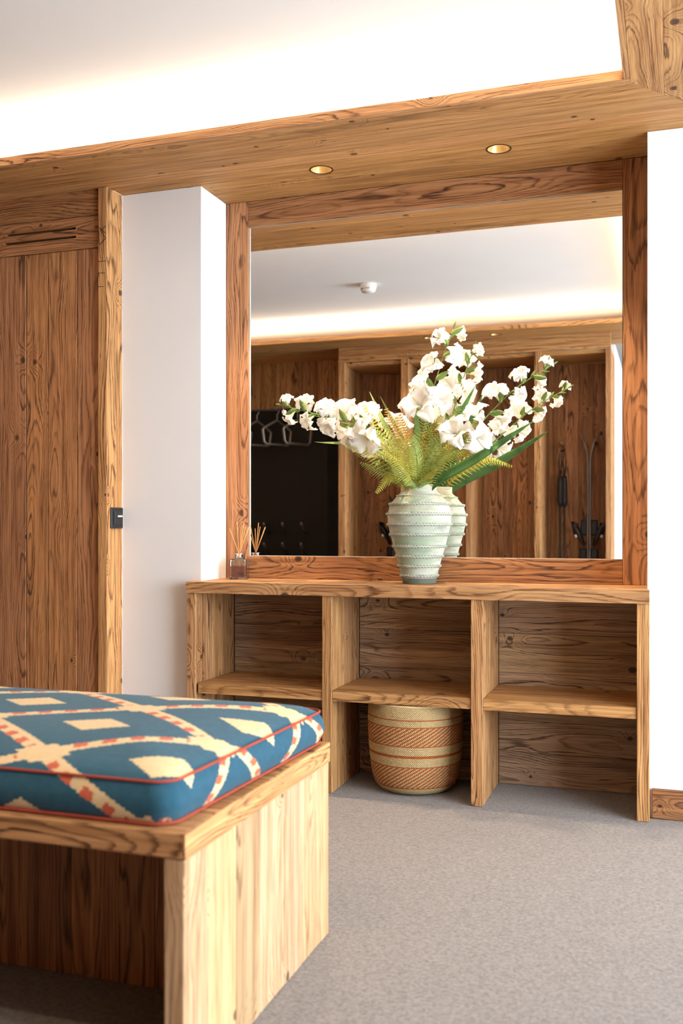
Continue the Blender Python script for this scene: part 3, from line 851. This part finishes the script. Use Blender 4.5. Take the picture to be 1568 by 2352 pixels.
Md = T(DX, DY, ZT) @ Matrix.Rotation(TH*0.8, 4, 'Z')
def bottle():
    bm = bmesh.new()
    def loop(h, z, n=24, rd_=0.0):
        out = []
        for k in range(n):
            a = 2*PI*(k+0.5)/n; cx, sy = math.cos(a), math.sin(a); m = max(abs(cx), abs(sy))
            px_, py_ = cx/m*h, sy/m*h
            if rd_ is None: px_, py_ = cx*h, sy*h
            out.append(bm.verts.new((px_, py_, z)))
        return out
    L = [loop(0.036, 0.0005), loop(0.0375, 0.002), loop(0.0375, 0.082), loop(0.034, 0.0875), loop(0.0165, 0.089, rd_=None), loop(0.0155, 0.094, rd_=None), loop(0.0155, 0.104, rd_=None), loop(0.0185, 0.107, rd_=None), loop(0.0185, 0.110, rd_=None),
         loop(0.0125, 0.110, rd_=None), loop(0.0125, 0.092, rd_=None), loop(0.031, 0.083), loop(0.0335, 0.079), loop(0.0335, 0.010), loop(0.032, 0.008)]
    for a, b in zip(L, L[1:]):
        for k in range(24):
            j = (k+1) % 24; bm.faces.new((a[k], a[j], b[j], b[k]))
    bm.faces.new(L[0][::-1]); bm.faces.new(L[-1])
    bmesh.ops.recalc_face_normals(bm, faces=bm.faces[:])
    me = bpy.data.meshes.new('bottle'); bm.to_mesh(me); bm.free(); me.materials.append(GLASS)
    return me
add('bottle', bottle(), rd, Md)
add('oil', box_mesh('oil', 0.0662, 0.0662, 0.046, LIQ, 0.002), rd, Md @ T(0, 0, 0.0345))
DRIED = leafmat('dried_flower', (92, 40, 24), (132, 74, 48), 0.1)
for k in range(7):
    a = rng.uniform(0, 6); pth = [Vector((0.006*math.cos(a*i)+0.012, 0.006*math.sin(a*i*1.3), 0.013+0.0035*i)) for i in range(6)]
    tube('dried_petal', pth, 0.0042, DRIED, rd, 5, M=Md @ T(rng.uniform(-0.012, 0.010), rng.uniform(-0.012, 0.012), 0))
neck = Vector((DX, DY, 0.930))
for tip in ((-0.040, -0.01, 1.040), (-0.020, 0.022, 1.070), (0.018, 0.01, 1.066), (0.044, 0.0, 1.044), (0.034, 0.030, 1.048), (0.038, -0.02, 1.046), (0.012, 0.035, 1.040)):
    tip = (DX+tip[0], DY+tip[1], tip[2])
    d = (Vector(tip)-neck); a = neck - d.normalized()*0.070 + Vector((d.x*0.02, d.y*0.02, 0))
    tube('reed', [a, neck, Vector(tip)], 0.0017, REED, rd, 6)

# ================================================================== BASKET
def basket_mat():
    t = NT('woven_sisal')
    uv = t.node('ShaderNodeUVMap').outputs[0]
    u, v, _ = t.sep(uv)            # u around (0..1), v height in metres
    NW = 150.0; H = 0.0042
    row = t.math('DIVIDE', v, H); ri = t.math('FLOOR', row); rf = t.math('FRACT', row)
    uu = t.math('ADD', t.math('MULTIPLY', u, NW), t.math('MULTIPLY', ri, 0.5))
    uf = t.math('FRACT', uu)
    kx = t.math('SUBTRACT', 1.0, t.math('POWER', t.math('ABSOLUTE', t.math('MULTIPLY_ADD', uf, 2.0, -1.0)), 2.5))
    ky = t.math('SUBTRACT', 1.0, t.math('POWER', t.math('ABSOLUTE', t.math('MULTIPLY_ADD', rf, 2.0, -1.0)), 2.5))
    knot = t.math('MULTIPLY', kx, ky)
    nz, _ = t.noise(t.comb(t.math('MULTIPLY', u, 300.0), t.math('MULTIPLY', v, 300.0), 0.0), 0.6, 3.0)
    cream = t.mix(nz, lin((196, 160, 104)), lin((236, 208, 156)))
    red = t.mix(nz, lin((172, 84, 40)), lin((204, 112, 60)))
    def band(a, b): return t.math('MULTIPLY', t.math('GREATER_THAN', v, a), t.math('LESS_THAN', v, b))
    # diagonal twill: one stitch in two is red, shifted each row
    dg = t.math('FRACT', t.math('ADD', t.math('MULTIPLY', u, NW/3.0), t.math('MULTIPLY', ri, -0.30)))
    diag = t.math('MULTIPLY', t.math('LESS_THAN', dg, 0.52), t.math('ADD', band(0.036, 0.121), band(0.202, 0.276), clamp=True))
    lines = None
    for a, b in ((0.301, 0.3055), (0.274, 0.278), (0.200, 0.204), (0.157, 0.167), (0.119, 0.123), (0.034, 0.038)):
        q = band(a, b); lines = q if lines is None else t.math('ADD', lines, q, clamp=True)
    f = t.math('ADD', diag, lines, clamp=True)
    c = t.mix(f, cream, red)
    c = t.mix(t.smooth(knot, 0.0, 0.55, 0.42, 0.0), c, lin((96, 62, 30)))
    t.bump(knot, 0.9, 0.003)
    return t.base(c, 0.85, 0.15)
bk = empty('basket', (-0.972, 3.846, 0)); tag(bk, 'round woven basket with rust red bands in the middle bay', 'basket')
BP = [(0.02, 0.004), (0.115, 0.003), (0.142, 0.010), (0.160, 0.028), (0.171, 0.055), (0.178, 0.09), (0.184, 0.14), (0.188, 0.19), (0.191, 0.24), (0.192, 0.28), (0.191, 0.31), (0.189, 0.345), (0.184, 0.356), (0.178, 0.350), (0.180, 0.30), (0.172, 0.15), (0.15, 0.03), (0.02, 0.014)]
def basket_mesh():
    n = 96; vs = []; fs = []; uvs = []
    for (r, z) in BP:
        for k in range(n+1):
            a = 2*PI*k/n; rr = r*(1+0.008*math.sin(3*a+1))
            vs.append((rr*math.cos(a), rr*math.sin(a), z))
    me_uv = []
    for i in range(len(BP)-1):
        for k in range(n):
            a = i*(n+1)+k; fs.append((a, a+1, a+n+2, a+n+1))
            v0, v1 = BP[i][1], BP[i+1][1]
            me_uv += [(k/n, v0), ((k+1)/n, v0), ((k+1)/n, v1), (k/n, v1)]
    me = mesh('basket_body', vs, fs, basket_mat(), True)
    l = me.uv_layers.new(name='weave')
    for i, q in enumerate(me_uv): l.data[i].uv = q
    return me
add('basket_body', basket_mesh(), bk, T(-0.972, 3.846, 0.001))
rim = [(0.184*math.cos(2*PI*k/48), 0.184*math.sin(2*PI*k/48), 0.354) for k in range(48)]
tube('rim', rim, 0.005, plain('sisal_rim', (222, 192, 138), 0.85), bk, 8, True, T(-0.972, 3.846, 0.001))

# ================================================================== BENCH + CUSHION
BX0, BX1, BY0, BY1 = -2.25, -0.835, 1.599, 2.397
bn = empty('bench', (-1.54, 2.0, 0)); tag(bn, 'low timber plank bench in the foreground under the patterned cushion', 'bench')
plank('seat_board', bn, (BX0, BY0, 0.445), (BX1, 1.86, 0.494), 'x', '-y', WOOD, 0.003)
plank('seat_board', bn, (BX0, 1.861, 0.445), (BX1, 2.13, 0.4935), 'x', 'z', WOOD, 0.003)
plank('seat_board', bn, (BX0, 2.131, 0.445), (BX1, BY1, 0.494), 'x', 'z', WOOD, 0.003)
plank('edge_board', bn, (BX1+0.0002, BY0, 0.445), (BX1+0.004, BY1, 0.494), 'y', 'x', WOOD, 0.001)
ys = [BY0+0.002, 1.70, 1.83, 1.95, 2.09, 2.20, 2.335, BY1]
for s_ in (0, 1):
    xa, xb = ((BX1-0.041, BX1) if s_ == 0 else (BX0, BX0+0.041))
    for k in range(7):
        plank('side_plank', bn, (xa, ys[k]+0.0006, 0.001), (xb-0.001*(k % 2), ys[k+1]-0.0006, 0.4445), 'z', 'x', WOOD_DAYLIT, 0.002)
xs = [BX1-0.042, -1.00, -1.11, -1.20, -1.33, -1.45, -1.60, -1.72, -1.85, -1.98, -2.10, BX0+0.042]
for k in range(len(xs)-1):
    plank('inner_plank', bn, (xs[k+1]+0.0006, 1.985+0.001*(k % 2), 0.001), (xs[k]-0.0006, 2.01, 0.4445), 'z', '-y', WOOD_RED, 0.001)

def fabric():
    t = NT('kilim_fabric')
    uv = t.node('ShaderNodeUVMap').outputs[0]
    tc = t.node('ShaderNodeTexCoord').outputs['Object']
    x, y, _ = t.sep(uv)
    A, B = 0.297, 0.190
    G = 0.0075
    def snap(v): return t.math('MULTIPLY', t.math('FLOOR', t.math('DIVIDE', v, G)), G)
    xs_ = snap(t.math('ADD', x, 1.187)); ys_ = snap(t.math('ADD', y, -2.06))
    # stepped edges: mix snapped and smooth coordinates
    def soft(a, b): return t.math('ADD', t.math('MULTIPLY', a, 0.6), t.math('MULTIPLY', b, 0.4))
    xx = soft(xs_, t.math('ADD', x, 1.187)); yy = soft(ys_, t.math('ADD', y, -2.06))
    u = t.math('DIVIDE', xx, A); v = t.math('DIVIDE', yy, B)
    p = t.math('MULTIPLY', t.math('ADD', u, v), 0.5); q = t.math('MULTIPLY', t.math('SUBTRACT', u, v), 0.5)
    def near(a): return t.math('ABSOLUTE', t.math('SUBTRACT', t.math('FRACT', t.math('ADD', a, 0.5)), 0.5))
    def far(a): return t.math('ABSOLUTE', t.math('SUBTRACT', t.math('FRACT', a), 0.5))
    np_, nq = near(p), near(q)
    ln = t.math('MINIMUM', np_, nq)
    line = t.math('LESS_THAN', ln, 0.056)
    node = t.math('LESS_THAN', t.math('MAXIMUM', np_, nq), 0.115)
    sq = t.math('LESS_THAN', t.math('MAXIMUM', far(p), far(q)), 0.15)
    cream_f = t.math('MAXIMUM', t.math('MAXIMUM', line, node), sq)
    # red stitches: dashes along the lattice lines, on one edge of each line
    sp = t.math('SUBTRACT', t.math('FRACT', t.math('ADD', p, 0.5)), 0.5); sq2 = t.math('SUBTRACT', t.math('FRACT', t.math('ADD', q, 0.5)), 0.5)
    def dash(s, along):
        e = t.math('MULTIPLY', t.math('GREATER_THAN', s, -0.062), t.math('LESS_THAN', s, 0.012))
        d = t.math('LESS_THAN', t.math('FRACT', t.math('ADD', t.math('MULTIPLY', along, 6.0), t.math('MULTIPLY', s, 3.0))), 0.5)
        return t.math('MULTIPLY', e, d)
    red_f = t.math('MAXIMUM', dash(sp, q), dash(sq2, p))
    red_f = t.math('MULTIPLY', red_f, t.math('SUBTRACT', 1.0, t.math('LESS_THAN', t.math('MAXIMUM', np_, nq), 0.14)))
    n1, _ = t.noise(tc, 60.0, 3.0, 0.6); n2, _ = t.noise(t.vmath('MULTIPLY', tc, (900, 260, 900)), 1.0, 2.0)
    blue = t.mix(n1, lin((36, 74, 92)), lin((54, 98, 116)))
    cream = t.mix(n1, lin((220, 188, 136)), lin((238, 212, 164)))
    red = t.mix(n1, lin((196, 90, 62)), lin((214, 112, 80)))
    c = t.mix(cream_f, blue, cream); c = t.mix(red_f, c, red)
    c = t.mix(1.0, c, t.mix(n2, (0.86, 0.86, 0.86, 1), (1.06, 1.06, 1.06, 1)), 'MULTIPLY')
    t.bump(t.math('ADD', n2, n1), 0.35, 0.002)
    t.bsdf.inputs['Sheen Weight'].default_value = 0.12; t.bsdf.inputs['Sheen Roughness'].default_value = 0.5
    return t.base(c, 0.9, 0.1)
CX0, CX1, CY0, CY1 = BX0+0.006, BX1-0.0035, BY0+0.011, BY1+0.006
Z0, Z1 = 0.4955, 0.577
def pinch(x, y):
    k = min(1, max(0, (x+1.5)/0.6)); return x + k*k*0.034*(min(y, 2.38)-2.38), y
cu = empty('seat_cushion', (-1.54, 2.0, Z0)); tag(cu, 'blue seat cushion with cream and red kilim diamonds on the bench', 'cushion')
def outline(inset, r, n=10):
    x0, x1, y0, y1 = CX0+inset, CX1-inset, CY0+inset, CY1-inset
    pts = []
    def seg(a, b, k):
        for i in range(k): pts.append((a[0]+(b[0]-a[0])*i/k, a[1]+(b[1]-a[1])*i/k))
    def arc(cx, cy, a0):
        for i in range(n): a = a0+PI/2*i/n; pts.append((cx+r*math.cos(a), cy+r*math.sin(a)))
    seg((x0+r, y0), (x1-r, y0), 24); arc(x1-r, y0+r, -PI/2)
    seg((x1, y0+r), (x1, y1-r), 14); arc(x1-r, y1-r, 0)
    seg((x1-r, y1), (x0+r, y1), 24); arc(x0+r, y1-r, PI/2)
    seg((x0, y1-r), (x0, y0+r), 14); arc(x0+r, y0+r, PI)
    return pts
def cushion_mesh():
    vs = []; fs = []; uvd = []
    N = len(outline(0, 0.03))
    levels = []      # (inset, z, drop)
    for k in range(7):
        s = k/6; z = Z0+0.004 + (Z1-Z0-0.006)*s; bul = 0.013*math.sin(PI*s)
        levels.append((0.010-bul, z, (Z1-z), True))
    for k in range(1, 9):
        s = k/8; ins = 0.010+0.33*s**1.25; z = Z1 + 0.042*math.sin(min(1, s*1.15)*PI/2)**0.9
        levels.append((ins, z, 0.0, False))
    for ins, z, drop, side in levels:
        o = outline(ins, max(0.006, 0.045-ins*0.05))
        e = outline(0, 0.045)
        for i, (x, y) in enumerate(o):
            vs.append((*pinch(x, y), z))
            if side:
                nx, ny = e[i][0]-(CX0+CX1)/2, e[i][1]-(CY0+CY1)/2
                dx = max(0, abs(nx)-(CX1-CX0)/2+0.03)/0.03; dy = max(0, abs(ny)-(CY1-CY0)/2+0.03)/0.03
                uvd.append((e[i][0]+math.copysign(dx*drop*1.7, nx), e[i][1]+math.copysign(dy*drop*1.2, ny)))
            else: uvd.append((x, y))
    L = len(levels)
    for l in range(L-1):
        for i in range(N):
            j = (i+1) % N; fs.append((l*N+i, l*N+j, (l+1)*N+j, (l+1)*N+i))
    fs.append(tuple((L-1)*N+i for i in range(N))); fs.append(tuple(range(N))[::-1])
    me = mesh('cover', vs, fs, fabric(), True)
    lay = me.uv_layers.new(name='weave')
    for lp in me.loops: lay.data[lp.index].uv = uvd[lp.vertex_index]
    return me
add('cover', cushion_mesh(), cu)
PIPE = plain('red_piping', (170, 70, 48), 0.8)
tube('piping', [(*pinch(x, y), Z1) for x, y in outline(0.007, 0.045)], 0.0028, PIPE, cu, 8, True)
tube('piping', [(*pinch(x, y), Z0+0.004) for x, y in outline(0.006, 0.045)], 0.0028, PIPE, cu, 8, True)

# ================================================================== FAR SIDE (seen in the mirror)
# smoke detector
sd = empty('smoke_detector', (-1.857, 1.85, ZC)); tag(sd, 'white round smoke detector on the ceiling, seen in the mirror', 'smoke detector')
add('housing', lathe('housing', [(0.054, 0.0), (0.054, -0.016), (0.050, -0.034), (0.046, -0.038), (0.046, -0.044), (0.040, -0.052), (0.001, -0.055)], 40, WHITEP), sd, T(-1.857, 1.85, ZC-0.0005))
for a in (1.1, 2.0):
    v = [(0.0500*math.cos(a+i*0.12), 0.0500*math.sin(a+i*0.12), -0.0345) for i in range(5)]
    tube('vent_slot', v, 0.0022, BLACK, sd, 5, M=T(-1.857, 1.85, ZC))

LK = empty('ski_locker', (-1.46, 0.28, 0)); tag(LK, 'open timber ski lockers with four tall bays, seen in the mirror', 'locker')
LYF, LYB = 0.505, 0.012
LU = [(-2.514, -2.459), (-1.999, -1.939), (-1.484, -1.444), (-0.966, -0.921), (-0.449, -0.412)]
for (a, b) in LU:
    yq = [LYF, 0.40, 0.21, LYB]
    for k in range(3):
        plank('upright_board', LK, (a+0.001*(k % 2), yq[k+1]+0.0005, 0.001), (b-0.001*(k % 2), yq[k]-0.0005, (2.3595 if k or 0 else 2.3595)), 'z', 'x', WOOD, 0.0015)
plank('header_board', LK, (-2.514, LYF-0.03, 2.36), (-0.412, LYF, ZS-0.001), 'x', 'y', WOOD, 0.0015)
for (a, b) in zip(LU, LU[1:]):
    x0, x1 = a[1]+0.0005, b[0]-0.0005
    plank('top_board', LK, (x0, LYB, 2.33), (x1, LYF-0.032, 2.3585), 'x', '-z', WOOD_SOFT, 0.001)
    n = 4
    for k in range(n):
        xa = x0+(x1-x0)*k/n; xb = x0+(x1-x0)*(k+1)/n
        plank('back_board', LK, (xa+0.0007, -0.016, 0.001), (xb-0.0007, 0.008+0.0012*(k % 2), 2.329), 'z', 'y', WOOD_RED, 0.001)
for x in (-0.81, -0.55, -1.25, -1.30, -1.8, -2.25):
    pg = tube('peg', [(x, 0.0095, 1.69), (x, 0.13, 1.70)], 0.017, WOOD, LK, 10)

# coat recess left of the lockers
cr_ = empty('wall_recess', (-3.6, 0.0, 0)); tag(cr_, 'dark coat recess with timber boards above, seen in the mirror', 'recess', kind='structure')
xr = [-2.516, -2.62, -2.75, -2.87, -3.0, -3.12, -3.26, -3.40, -3.53, -3.68, -3.82, -3.96, -4.1, -4.3, -4.5, -4.69]
for k in range(len(xr)-1):
    plank('back_board', cr_, (xr[k+1]+0.0007, -0.0195, 2.06), (xr[k]-0.0007, 0.0+0.001*(k % 2), ZS-0.001), 'z', 'y', WOOD, 0.001)
box('black_panel', cr_, (-4.69, -0.0195, 0.001), (-2.78, 0.004, 2.059), BLACKPANEL, 0.001)
box('black_panel', cr_, (-2.779, -0.0195, 0.001), (-2.516, 0.0, 2.059), plain('black_strip', (9, 8, 8), 0.7), 0.001)
rl = tube('coat_rail', [(-4.6, 0.24, 2.035), (-2.80, 0.24, 2.035)], 0.008, DARKSTEEL, None, 8)
tag(rl, 'thin dark rail carrying the hangers, seen in the mirror', 'rail')
v, f = merge([tube_vf([(x, 0.005, 2.035), (x, 0.24, 2.035)], 0.006, 6) for x in (-4.4, -3.6, -2.86)])
add('rail_bracket', mesh('rail_bracket', v, f, DARKSTEEL), rl)
HL = ['coat hanger on the rail nearest the locker post', 'second coat hanger from the locker post', 'third coat hanger from the locker post', 'coat hanger on the rail partly cut by the mirror frame', 'coat hanger on the rail outside the mirror view']
for k in range(4):
    x = -2.965-0.185*k
    h = empty('coat_hanger', (x, 0.24, 1.74)); tag(h, 'bent metal ' + HL[k], 'hanger', 'hangers in the coat recess')
    M = T(x, 0.24, 1.74) @ Matrix.Rotation(-1.15, 4, 'Z')
    body = [(0.0, 0.0, 0.205), (-0.12, 0.0, 0.150), (-0.165, 0.0, 0.120), (-0.150, 0.0, 0.02), (-0.125, 0, 0.0), (0.125, 0.0, 0.0), (0.150, 0.0, 0.02), (0.165, 0.0, 0.120), (0.12, 0, 0.150)]
    tube('hanger_body', body, 0.011, STEEL, h, 8, True, M)
    tube('hook', [(0, 0, 0.200), (0, 0, 0.255), (0.018, 0, 0.275), (0.020, 0, 0.296), (0.002, 0, 0.311), (-0.016, 0, 0.30)], 0.0055, STEEL, h, 8, False, M)
PL = ['upper', 'lower']
for r_ in range(2):
    for k in range(4):
        x = -2.985-0.172*k; z = 1.02-0.172*r_
        e = empty('boot_peg', (x, 0.004, z)); tag(e, 'slanted grey boot peg on the black panel, %s row, %s from the locker post' % (PL[r_], ('first', 'second', 'third', 'fourth')[k]), 'peg', 'boot drying pegs')
        tube('arm', [(x, 0.005, z-0.03), (x+0.005, 0.06, z-0.012), (x+0.012, 0.12, z+0.03)], [0.012, 0.012, 0.010], DARKSTEEL, e, 8)
        tube('tip', [(x+0.012, 0.12, z+0.03), (x+0.016, 0.145, z+0.052), (x+0.018, 0.155, z+0.062)], [0.0105, 0.012, 0.006], STEEL, e, 8)

# skis
SKI = plain('ski_dark', (58, 54, 52), 0.35, 0.5); SKI2 = plain('ski_edge', (120, 112, 106), 0.35, 0.5, 0.4)
def ski(x, y, side, length, label, lean):
    e = empty('ski', (x, y, 0)); tag(e, label, 'ski', 'skis standing in the lockers')
    vs = []; fs = []; n = 26
    for i in range(n+1):
        s = i/n; z = 0.005 + length*s
        wd = 0.052 - 0.014*math.sin(PI*s) if s < 0.93 else 0.052*(1-((s-0.93)/0.07)**2*0.85)
        xo = side*(0.008 + (0.055*((s-0.86)/0.14)**2 if s > 0.86 else 0.0)); yo = y - lean*s
        for (dx, dy) in ((-0.005, -wd), (0.005, -wd), (0.005, wd), (-0.005, wd)): vs.append((x+xo+dx, yo+dy, z))
    for i in range(n):
        for k in range(4):
            k2 = (k+1) % 4; fs.append((i*4+k, i*4+k2, i*4+4+k2, i*4+4+k))
    fs.append((3, 2, 1, 0)); fs.append(tuple(n*4+k for k in range(4)))
    add('blade', mesh('blade', vs, fs, [SKI2]), e)
    bxo = x + side*0.013
    def at(z): return y - lean*z/length
    box('binding_toe', e, *sorted_box((bxo, at(1.06)-0.035, 0.98), (bxo+side*0.05, at(1.06)+0.035, 1.10)), BLACK, 0.008)
    box('binding_heel', e, *sorted_box((bxo, at(0.80)-0.038, 0.72), (bxo+side*0.055, at(0.80)+0.038, 0.88)), BLACK, 0.008)
    tube('brake_arm', [(bxo+side*0.02, at(0.9)+0.04, 0.90), (bxo+side*0.075, at(0.95)+0.05, 1.02), (bxo+side*0.095, at(1.0)+0.05, 1.08), (bxo+side*0.085, at(1.0)+0.05, 0.99)], [0.010, 0.026, 0.030, 0.016], BLACK, e, 8)
    tube('brake_tip', [(bxo+side*0.085, at(1.0)+0.055, 0.985), (bxo+side*0.078, at(1.0)+0.055, 0.965)], 0.010, WHITEP, e, 8)
def sorted_box(a, b):
    return tuple(min(p, q) for p, q in zip(a, b)), tuple(max(p, q) for p, q in zip(a, b))
ski(-0.592, 0.20, -1, 1.76, 'left ski of the dark pair in the rightmost locker bay', 0.08)
ski(-0.592, 0.20, 1, 1.76, 'right ski of the dark pair in the rightmost locker bay', 0.08)
ski(-2.14, 0.20, -1, 1.30, 'left ski of the short pair in the leftmost locker bay', 0.08)
ski(-2.14, 0.20, 1, 1.30, 'right ski of the short pair in the leftmost locker bay', 0.08)
def pole(x, y, label):
    e = empty('ski_pole', (x, y, 0)); tag(e, label, 'ski pole', 'ski poles in the lockers')
    tube('shaft', [(x, y, 0.005), (x, y-0.03, 1.30)], 0.009, DARKSTEEL, e, 8)
    tube('grip', [(x, y-0.028, 1.20), (x, y-0.03, 1.24), (x, y-0.034, 1.40), (x, y-0.036, 1.44)], [0.014, 0.022, 0.022, 0.016], BLACK, e, 10)
    tube('strap', [(x, y-0.036, 1.44), (x-0.012, y-0.05, 1.55), (x, y-0.07, 1.66), (x+0.012, y-0.05, 1.55), (x, y-0.036, 1.43)], 0.005, BLACK, e, 6)
pole(-0.812, 0.19, 'left black gripped ski pole hanging by its strap in the rightmost bay')
pole(-0.780, 0.185, 'right black gripped ski pole hanging by its strap in the rightmost bay')
